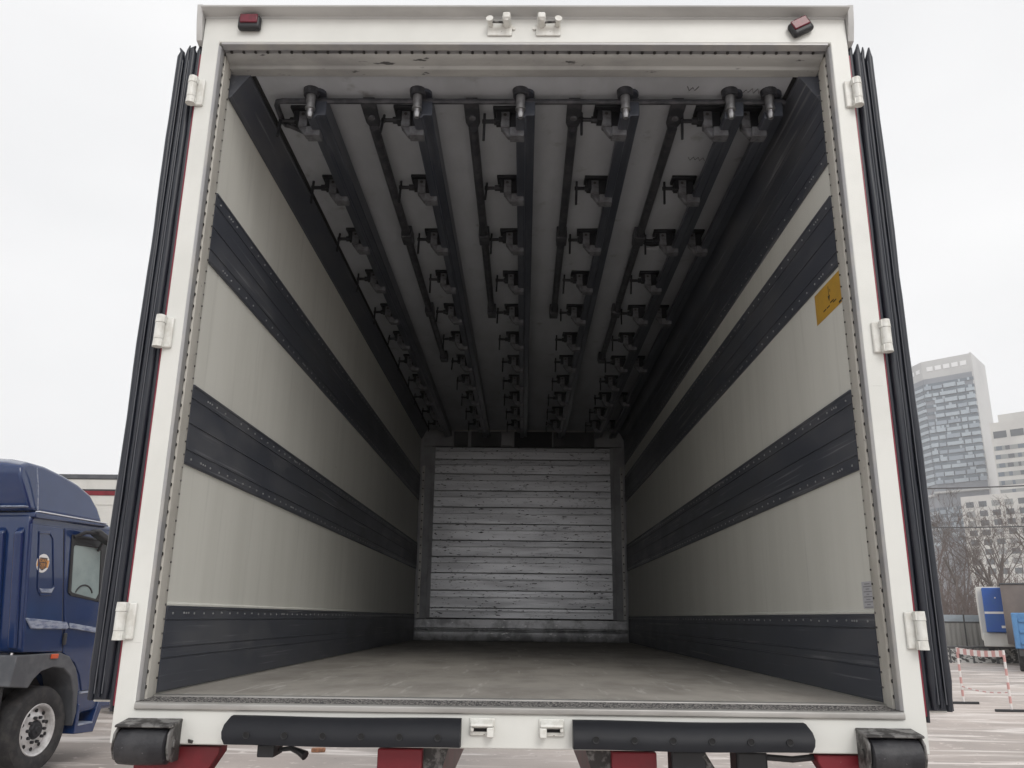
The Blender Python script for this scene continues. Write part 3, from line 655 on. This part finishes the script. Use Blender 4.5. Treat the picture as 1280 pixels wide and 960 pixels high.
# chassis behind the cab
MB().box(-1.55, -1.42, -4.0, .6, .62, .92).build('chassis_beam', 'plast', K)
MB().box(-.75, -.62, -4.0, .6, .62, .92).build('chassis_beam', 'plast', K)
MB().box(-.62, -.12, -.62, -.50, .42, .95).build('battery_box', 'plast', K, bevel=.02)
MB().box(-.14, -.11, -.64, -.62, .72, .90).build('reflector_red', 'amber', K, bevel=.005)
MB().lathe([(-1.0, 0), (-.98, .2), (-.1, .2), (-.08, .18), (-.08, 0)], (-.4, -1.6, .72), 'y', 20).build('air_tank', 'badge', K, smooth=True)
MB().box(-.56, -.06, -1.0, -.98, .10, .30).build('rear_plate', 'badge', K, bevel=.004)
MB().tube([(-.10, -.50, 1.26), (-.12, -.52, 1.12), (-.11, -.55, 1.04)], .012, 6).build('cable_end', 'badge', K)
# far wheel so the cab stands
MB().lathe([(-.13, .27), (-.13, .42), (-.10, .449), (.10, .449), (.13, .42), (.13, .27), (-.13, .27)], (-2.1, 0, .45), 'x', 24).build('front_wheel', 'tyre', K, smooth=True)
# round sticker with shield
bd = MB().disc((.0045, -.395, 2.195), .100, .003, 'x', 28).build('badge', 'badge', pan)
MB().prism([(-.093, -.035), (-.088, .045), (.093, .035), (.088, -.045)], 'x', .0076, .0084).build('badge_band', 'orange', bd, loc=(0, -.395, 2.195))
MB().prism([(-.058, .060), (.058, .060), (.060, -.045), (.0, -.078), (-.060, -.045)], 'x', .0086, .0096).build('badge_shield', 'shield', bd, loc=(0, -.395, 2.195))
for k, (txt, z, sz) in enumerate((('DAN', .012, .050), ('ZER', -.034, .050), ('AUTO', -.058, .020))):
    cu = bpy.data.curves.new('badge_letters', 'FONT'); cu.body = txt; cu.size = sz; cu.align_x = 'CENTER'; cu.extrude = .0004
    to = bpy.data.objects.new('tmp_text', cu); COL.objects.link(to)
    bpy.context.view_layer.update()
    me = bpy.data.meshes.new_from_object(to.evaluated_get(bpy.context.evaluated_depsgraph_get())); bpy.data.objects.remove(to)
    me.materials.clear(); me.materials.append(M['orange'])
    lo = bpy.data.objects.new('badge_letters', me); COL.objects.link(lo); lo.parent = bd
    lo.rotation_euler = (R_(90), 0, R_(90)); lo.location = (.0104, -.395, 2.195 + z)

# ------------------------------------------------------------------ trailer standing behind the cab
B = empty('box_trailer', 'off-white box trailer with red stripe behind the blue cab', 'trailer', (-11, 12.0, 0))
MB().box(-6, 5.2, 0, 2.5, 1.15, 4.02).build('box_body', 'trailerw', B, bevel=.02)
MB().box(-6.02, 5.22, -.02, 2.52, 4.022, 4.10).build('top_rail', 'fender', B)
MB().box(-6.01, 5.21, -.012, -.001, 3.72, 3.80).build('red_stripe', 'red', B)
MB().box(-6.01, 5.21, -.012, -.001, 3.80, 3.83).build('dark_stripe', 'plast', B)
MB().box(-6.01, 5.21, -.010, -.001, 3.55, 3.57).build('side_rib', 'trailerw', B)
for x in range(-5, 5, 1): MB().box(x, x+.03, -.008, -.001, 1.2, 3.54).build('side_rib', 'trailerw', B)
MB().box(-6, 5.2, .3, .45, .95, 1.15).build('under_beam', 'steel', B); MB().box(-6, 5.2, 2.0, 2.15, .95, 1.15).build('under_beam', 'steel', B)
for x in (-4.5, -3.2, 2.9, 4.2):
    for y in (.35, 2.15): MB().lathe([(-.13, .28), (-.13, .46), (-.1, .5), (.1, .5), (.13, .46), (.13, .28), (-.13, .28)], (x, y, .5), 'y', 24).build('wheel', 'tyre', B, smooth=True)

# ------------------------------------------------------------------ striped barrier
Q = empty('crowd_barrier', 'red and white striped barrier on two black feet in the slush', 'barrier', (9.6, 15.5, 0))
pa, pb = Vector((-.073, .754, 0)), Vector((.079, -.787, 0))
for p in (pa, pb):
    po = MB().tube([p + Vector((0, 0, .03)), p + Vector((0, 0, 1.16))], .024, 10).build('post', 'bwhite', Q, smooth=True)
    for k in range(4): MB().tube([p + Vector((0, 0, .16 + k*.26)), p + Vector((0, 0, .29 + k*.26))], .0252, 10).build('post_stripe', 'bred', po, smooth=True)
    MB().box(p.x-.32, p.x+.32, p.y-.035, p.y+.035, 0, .05).build('foot', 'plast', Q, bevel=.01)
dv = pb - pa
bd = MB()
for k in range(13):
    a = pa + dv*(k/13); c = pa + dv*((k+1)/13); nrm = Vector((dv.y, -dv.x, 0)).normalized()*.018
    sag = -.03*math.sin(math.pi*(k+.5)/13)
    vs = []
    for pnt in (a, c):
        for o_ in (-1, 1):
            for z in (1.035, 1.155): vs.append(tuple(pnt + nrm*o_ + Vector((0, 0, z + sag))))
    MB().add(vs, [(0,1,3,2), (4,6,7,5), (0,4,5,1), (2,3,7,6), (1,5,7,3), (0,2,6,4)]).build('stripe_panel', 'bred' if k % 2 == 0 else 'bwhite', Q)
for k in range(13):
    if k % 2 == 0: MB().tube([pa + dv*(k/13) + Vector((0, 0, .36 - .05*math.sin(math.pi*k/13))), pa + dv*((k+1)/13) + Vector((0, 0, .36 - .05*math.sin(math.pi*(k+1)/13)))], .012, 6).build('rope_piece', 'bred', Q)
    else: MB().tube([pa + dv*(k/13) + Vector((0, 0, .36 - .05*math.sin(math.pi*k/13))), pa + dv*((k+1)/13) + Vector((0, 0, .36 - .05*math.sin(math.pi*(k+1)/13)))], .012, 6).build('rope_piece', 'bwhite', Q)

# ------------------------------------------------------------------ far side of the yard
def pol(az, d): return Vector((CAMP.x + d*math.sin(R_(az)), CAMP.y + d*math.cos(R_(az)), 0))
YF = 41.0
F = empty('yard_fence', 'grey sheet fence with pale band on top at the far side of the yard', 'fence', (16, YF, 0))
for k in range(14):
    x0 = k*1.6
    m = MB()
    pts = []
    nst = 12
    for j in range(nst+1): pts.append((x0 + .04 + 1.52*j/nst, .03*(1 if (j//1) % 2 else -1)*.5))
    poly = pts + [(a, b_ + .01) for a, b_ in reversed(pts)]
    m.prism(poly, 'z', .05, 1.66).build('fence_sheet', 'conc', F)
    MB().box(x0-.04, x0+.04, -.02, .06, 0, 2.08).build('fence_post', 'steel', F)
    MB().box(x0+.045, x0+1.555, -.03, .01, 1.74, 2.06).build('fence_board', 'fband', F)
    MB().box(x0+.045, x0+1.555, -.022, .03, 1.665, 1.735).build('fence_rail', 'steel', F)
# low guard rail with heaped dirty snow under it
GR = empty('guard_rail', 'low dark pipe rail in front of the grey sheet fence', 'railing', (16.5, 35.0, 0))
MB().tube([(0, 0, .66), (8.2, 0, .66)], .045, 8).build('rail_bar', 'steel', GR, smooth=True)
for k in range(9): MB().tube([(k*1.0+.05, 0, 0), (k*1.0+.05, 0, .65)], .04, 8).build('rail_post', 'steel', GR, smooth=True)
m = MB(); nx, ny = 90, 10; idx = {}
for i in range(nx+1):
    for j in range(ny+1):
        x = 13 + 13*i/nx; t = j/ny; h = math.sin(math.pi*t)*(.42 + .12*math.sin(x*2.1) + rng.uniform(-.12, .12)) if 0 < j < ny else -.02
        idx[i, j] = len(m.v); m.v.append((x + rng.uniform(-.05, .05), 35.4 + 1.6*t, max(-.02, h)))
for i in range(nx):
    for j in range(ny): m.f.append((idx[i, j], idx[i+1, j], idx[i+1, j+1], idx[i, j+1]))
M['bank'] = mat('dirty_snow_bank', (.55, .53, .50), .8, col2=(.05, .047, .045), scale=4, lo=.46, hi=.54, bump=.5, bump_scale=8)
kind(m.build('snow_bank', 'bank', smooth=True), 'stuff')

# trailer with blue refrigeration unit
p = pol(28.2, 42)
U = empty('reefer_trailer', 'white trailer with dark blue refrigeration unit facing the yard', 'trailer', (p.x, p.y, 0), R_(-27.6))
MB().box(-.22, 2.3, .35, 9, .95, 3.2).build('body', 'trailerw', U, bevel=.03)
un = MB().box(-.02, 2.0, -.25, .35, 1.30, 3.14).build('cooling_unit', 'bluebox', U, bevel=.05, seg=3)
MB().box(-.01, 1.99, -.262, -.251, 2.06, 2.15).build('unit_stripe', 'bwhite', un)
MB().box(.55, 1.05, -.262, -.251, 1.48, 1.58).build('unit_plate', 'bwhite', un)
for x in (.45, .95, 1.5):
    MB().disc((x, -.262, 2.72), .03, .012, 'y', 8).build('unit_latch', 'bwhite', un)
MB().box(-.18, 1.6, .0, .34, .72, 1.28).build('unit_base', 'trailerw', U, bevel=.03)
for x in (.2, 1.9): MB().box(x, x+.12, .9, 1.05, .0, .95).build('landing_leg', 'steel', U)
for y in (6.5, 7.8):
    for x in (.15, 1.95): MB().lathe([(-.13, .28), (-.13, .46), (-.1, .5), (.1, .5), (.13, .46), (.13, .28), (-.13, .28)], (x, y, .5), 'x', 20).build('wheel', 'tyre', U, smooth=True)
# grey-brown container body
p = pol(29.16, 41)
V = empty('container_body', 'grey-brown box body beside the blue refrigeration unit', 'container', (p.x, p.y, 0), R_(-29))
MB().box(0, 6.0, 0, 2.4, .85, 3.24).build('box_body', 'brown', V, bevel=.03)
for x in (.0, 1.2, 2.4, 3.6, 4.8): MB().box(x, x+.05, -.03, -.001, .9, 3.2).build('box_rib', 'brown', V)
MB().box(-.02, 6.02, -.04, 2.44, 3.242, 3.30).build('top_rail', 'steel', V)
for x in (.4, 5.2): MB().box(x, x+.4, .2, 2.2, 0, .848).build('support', 'steel', V)
# light blue truck
p = pol(29.5, 36)
X = empty('tipper_truck', 'light blue ribbed tipper truck in front of the grey-brown box', 'truck', (p.x, p.y, 0), R_(-30))
tb = MB().box(0, 2.3, 0, 4.5, .80, 2.05).build('tipper_body', 'lblue', X, bevel=.03)
for z in (.95, 1.35, 1.72): MB().box(.2, 2.25, -.05, -.001, z, z+.10).build('body_rib', 'lblue', tb, bevel=.015)
MB().box(.02, .17, -.07, -.001, .82, 2.03).build('body_post', 'lblue', tb, bevel=.015)
MB().box(.25, .75, -.06, -.001, .66, .80).build('tail_lamp', 'amber', X, bevel=.02)
MB().box(.1, 2.2, .1, 4.4, .55, .798).build('chassis', 'steel', X)
for y in (.9, 3.7):
    for x in (.18, 2.1): MB().lathe([(-.15, .26), (-.15, .42), (-.12, .47), (.12, .47), (.15, .42), (.15, .26), (-.15, .26)], (x, y, .47), 'x', 20).build('wheel', 'tyre', X, smooth=True)

# ------------------------------------------------------------------ buildings
def prismz(pts, z0, z1): return MB().prism([(q.x, q.y) for q in pts], 'z', z0, z1)
def on_face(mb, a, b_, t0, t1, z0, z1, out, depth):
    # a box lying on the vertical face a-b, between fractions t0..t1, proud by out, going depth inwards
    d = (b_ - a); n_ = Vector((d.y, -d.x, 0)).normalized()
    if n_.dot(CAMP - a) < 0: n_ = -n_
    P0, P1 = a + d*t0, a + d*t1
    vs = []
    for q in (P0 + n_*out, P1 + n_*out, P1 - n_*depth, P0 - n_*depth):
        vs.append((q.x, q.y, z0))
    for q in (P0 + n_*out, P1 + n_*out, P1 - n_*depth, P0 - n_*depth):
        vs.append((q.x, q.y, z1))
    return mb.add(vs, [(0,3,2,1), (4,5,6,7), (0,1,5,4), (1,2,6,5), (2,3,7,6), (3,0,4,7)])
TW = empty('glass_tower', 'tall pale blue-grey tower block with banded balconies, the tallest in the haze', 'building', tuple(pol(28, 365)))
def par(o, root):
    o.parent = root; o.matrix_parent_inverse = Matrix.Translation(-Vector(root.location)); return o
A2, A1_, B1, C1 = pol(25.7, 374), pol(26.55, 366), pol(29.37, 361), pol(30.04, 384)
C2, A3 = pol(29.6, 400), pol(25.9, 395)
HT = 1.7 + 361*math.tan(R_(15.95))
par(prismz([A2, A1_, B1, C1, C2, A3], 0, HT-7.5).build('tower_core', 'tower'), TW)
par(prismz([A2, A1_, B1, C1, C2, A3], HT-7.49, HT).build('tower_crown', 'towerside'), TW)
par(on_face(MB(), B1, C1, .0, 1.0, 0, HT+.3, .3, .3).build('tower_side', 'towerside'), TW)
for k in range(5): par(on_face(MB(), A1_, B1, .10+.17*k, .10+.17*k+.125, HT-4.4, HT-2.6, .15, .2).build('crown_opening', 'badge'), TW)
for k in range(2): par(on_face(MB(), A2, A1_, .2+.4*k, .45+.4*k, HT-4.4, HT-2.8, .15, .2).build('crown_opening', 'badge'), TW)
zf = HT - 11; fl = 0
while zf > 30:
    t = 0.01
    if zf > 54 or zf < 46:
        par(on_face(MB(), A1_, B1, 0.0, 1.0, zf+.1, zf+1.35, .25, .2).build('window_strip', 'tglass'), TW)
        par(on_face(MB(), A2, A1_, .1, .95, zf+.1, zf+1.35, .25, .2).build('window_strip', 'tglass'), TW)
        cuts = [0.0, rng.uniform(.14, .2), rng.uniform(.3, .4), rng.choice([.62, .66, .66]), rng.uniform(.78, .86), 1.0]
        for a, b_ in zip(cuts, cuts[1:]):
            if rng.random() < .9: par(on_face(MB(), A1_, B1, a+.012, b_-.012, zf-1.35, zf+.05 + rng.uniform(-.1, .25), .9 if rng.random() < .5 else .5, .2).build('balcony', 'spand' if rng.random() < .5 else 'spand2'), TW)
        for a in (.05, .15, .25, .35, .46, .56, .7, .78, .88):
            if rng.random() < .3: par(on_face(MB(), A1_, B1, a, a+rng.uniform(.03, .09), zf+.2, zf+1.25, .4, .1).build('pane_painted_lit', 'spand2'), TW)  # paler flat colour stands in for lit panes, nothing glows
        par(on_face(MB(), A2, A1_, .06, .98, zf-1.35, zf-.1, .6, .2).build('balcony', 'spand2'), TW)
    zf -= 2.95
crn = MB()
for z, o_ in ((50.4, 2.2),): on_face(crn, A1_, B1, -.03, 1.0, z, z+.7, o_, .2)
par(crn.build('cornice', 'towerside'), TW)
par(on_face(MB(), A2, A1_, -.4, 1.0, 49.6, 50.3, 1.6, .2).build('cornice', 'towerside'), TW)

BW = empty('white_block', 'white high-rise with horizontal window bands beside the glass tower', 'building', tuple(pol(31.4, 335)))
a, b_ = pol(29.85, 332), pol(34.5, 326); c, d_ = pol(34.7, 350), pol(30.1, 356)
H2 = 1.7 + 332*math.tan(R_(11.6))
par(prismz([a, b_, c, d_], 0, H2).build('block_body', 'bwall'), BW)
par(prismz([pol(30.35, 336), pol(34, 331), pol(34.3, 348), pol(30.5, 352)], H2, H2+3.6).build('roof_storey', 'bwall'), BW)
for k in range(5): par(on_face(MB(), a, b_, .03+.195*k, .03+.195*k+.15, H2-5.6, H2-3.2, .1, .2).build('window', 'bwin'), BW)
z = H2 - 10
while z > 20:
    par(on_face(MB(), a, b_, .015, .99, z, z+1.55, .06, .2).build('window_strip', 'bwinl'), BW)
    for k in range(8):
        if rng.random() < .75: 
            t = .02 + k*.121 + rng.uniform(0, .03); par(on_face(MB(), a, b_, t, t+rng.uniform(.03, .08), z+.05, z+1.5, .12, .1).build('window', 'bwin' if rng.random() < .6 else 'tglass'), BW)
    z -= 3.05
LB = empty('low_block', 'lower white block with a grid of square windows before the towers', 'building', tuple(pol(30, 300)))
a, b_ = pol(27.75, 300), pol(34, 290); c, d_ = pol(34.3, 306), pol(28.0, 316)
H3 = 1.7 + 299*math.tan(R_(7.35))
par(prismz([a, b_, c, d_], 0, H3).build('block_body', 'bwall'), LB)
L3 = (b_-a).length; ncol = int(L3/3.75)
for r_ in range(8):
    for k in range(min(ncol, 8)):
        t = (1.4 + k*3.75)/L3; z = H3 - 3.6 - r_*2.95
        par(on_face(MB(), a, b_, t, t + 2.3/L3, z, z+1.75, .06, .3).build('window', 'bwin' if rng.random() < .65 else 'bwinl'), LB)
        on = None

# ------------------------------------------------------------------ bare trees
def make_tree(seed, h, m='bark', levels=5):
    r = random.Random(seed); tr, cw = MB(), MB()
    def grow(p, d, ln, rad, lv, mb):
        pts = [p]; rs = [rad]; n_ = 4 if lv < 2 else 3; q = p.copy(); dd = d.copy()
        for k in range(n_):
            dd = (dd + Vector((r.uniform(-1, 1), r.uniform(-1, 1), r.uniform(-.3, .7)))*.16).normalized(); q = q + dd*ln/n_
            pts.append(q.copy()); rs.append(rad*(1 - .55*(k+1)/n_))
        mb.tube(pts, rs, 6 if lv < 1 else (4 if lv < 3 else 3), cap=False)
        if lv >= levels: return
        nb = r.randint(2, 4) if lv else r.randint(5, 7)
        for k in range(nb):
            t = r.uniform(.3, 1.0) if lv == 0 else r.uniform(.25, 1)
            i = min(int(t*n_), n_-1); f = t*n_ - i; bp = pts[i].lerp(pts[i+1], f)
            ang = r.uniform(0, 2*math.pi); a_ = dd.orthogonal().normalized(); b2 = dd.cross(a_)
            nd = (dd*r.uniform(.55, 1.0) + (a_*math.cos(ang) + b2*math.sin(ang))*r.uniform(.5, .95) + Vector((0, 0, .25))).normalized()
            grow(bp, nd, ln*r.uniform(.45, .68), max(rs[i]*.48, .009), lv+1, cw)
    grow(Vector((0, 0, 0)), Vector((r.uniform(-.08, .08), r.uniform(-.08, .08), 1)), h*.62, h*.016, 0, tr)
    return tr, cw
specs = [(26.0, 62, 9.5, 'tall bare tree closest to the open door'), (26.9, 56, 7.2, 'slim bare tree behind the pale fence band'), (27.5, 70, 10.5, 'bare tree with wide forked crown before the glass tower'),
         (28.2, 60, 8.2, 'bare tree above the blue refrigeration unit'), (28.9, 74, 11, 'tall bare tree before the gridded white block'), (29.6, 58, 8.8, 'reddish bare tree behind the grey-brown box'),
         (30.3, 66, 10.2, 'dense bare tree above the grey-brown box'), (31.0, 60, 9.5, 'bare tree at the picture edge above the tipper truck'), (31.8, 70, 11, 'bare tree outermost of the row'), (25.4, 72, 10, 'bare tree mostly hidden by the open door'),
         (26.5, 84, 11.5, 'far bare tree between fence and tower'), (29.2, 88, 12, 'far bare tree below the low white block')]
for i, (az, dd, h, lab) in enumerate(specs):
    tr, cw = make_tree(100+i, h); p = pol(az, dd)
    t = empty('bare_tree', lab, 'tree', (p.x, p.y, 0), rng.uniform(0, 6), 'bare trees behind the yard fence')
    tr.build('trunk', 'bark', t); cw.build('crown', 'bark' if i % 3 else 'bark2', t)
# undergrowth mass behind the fence
m = MB()
for k in range(800):
    az = rng.uniform(24, 34); dd = rng.uniform(50, 95); p = pol(az, dd); h = rng.uniform(2.0, 4.8)
    q = p + Vector((rng.uniform(-.8, .8), rng.uniform(-.8, .8), h)); mid = p.lerp(q, .5) + Vector((rng.uniform(-.3, .3), 0, 0))
    m.tube([p, mid, q], [.03, .02, .008], 3, cap=False)
    for j in range(4):
        s_ = p.lerp(q, rng.uniform(.3, .95)); m.tube([s_, s_ + Vector((rng.uniform(-.9, .9), rng.uniform(-.9, .9), rng.uniform(.2, 1.2)))], [.014, .005], 3, cap=False)
kind(m.build('undergrowth', 'bark2'), 'stuff')
# overhead cables
def cable(z0, z1, az0, az1, d, lab):
    a, b_ = pol(az0, d), pol(az1, d); pts = []
    for k in range(17):
        t = k/16; q = a.lerp(b_, t); pts.append((q.x, q.y, z0 + (z1-z0)*t - 4*.35*t*(1-t)))
    tag(MB().tube(pts, .035, 5).build('overhead_cable', 'steel'), lab, 'cable', 'cables over the far yard')
cable(6.9, 6.6, 20, 40, 50, 'lower dark overhead cable crossing before the white block')
cable(9.0, 8.6, 20, 40, 50, 'upper dark overhead cable crossing before the white block')

# ------------------------------------------------------------------ litter on the slush
o = MB().prism([(-.09, -.04), (-.02, -.05), (.08, -.035), (.09, .03), (.0, .045), (-.085, .03)], 'z', 0, .05).build('brick_scrap', 'brick', bevel=.012, loc=(-2.58, 8.57, .0)); o.rotation_euler = (0, 0, .2)
tag(o, 'orange brick scrap lying on the snow under the trailer', 'brick')
# ------------------------------------------------------------------ winter haze over the yard
hz = MB().box(-530, 530, -530, 530, -1.0, 112).build('haze', 'white'); kind(hz, 'stuff')
hm = bpy.data.materials.new('haze'); hm.use_nodes = True; ht = hm.node_tree; ht.nodes.clear()
pv = ht.nodes.new('ShaderNodeVolumePrincipled'); pv.inputs['Color'].default_value = (.95, .96, .98, 1); pv.inputs['Density'].default_value = .0006
ho = ht.nodes.new('ShaderNodeOutputMaterial'); ht.links.new(pv.outputs[0], ho.inputs['Volume'])
hz.data.materials.clear(); hz.data.materials.append(hm)
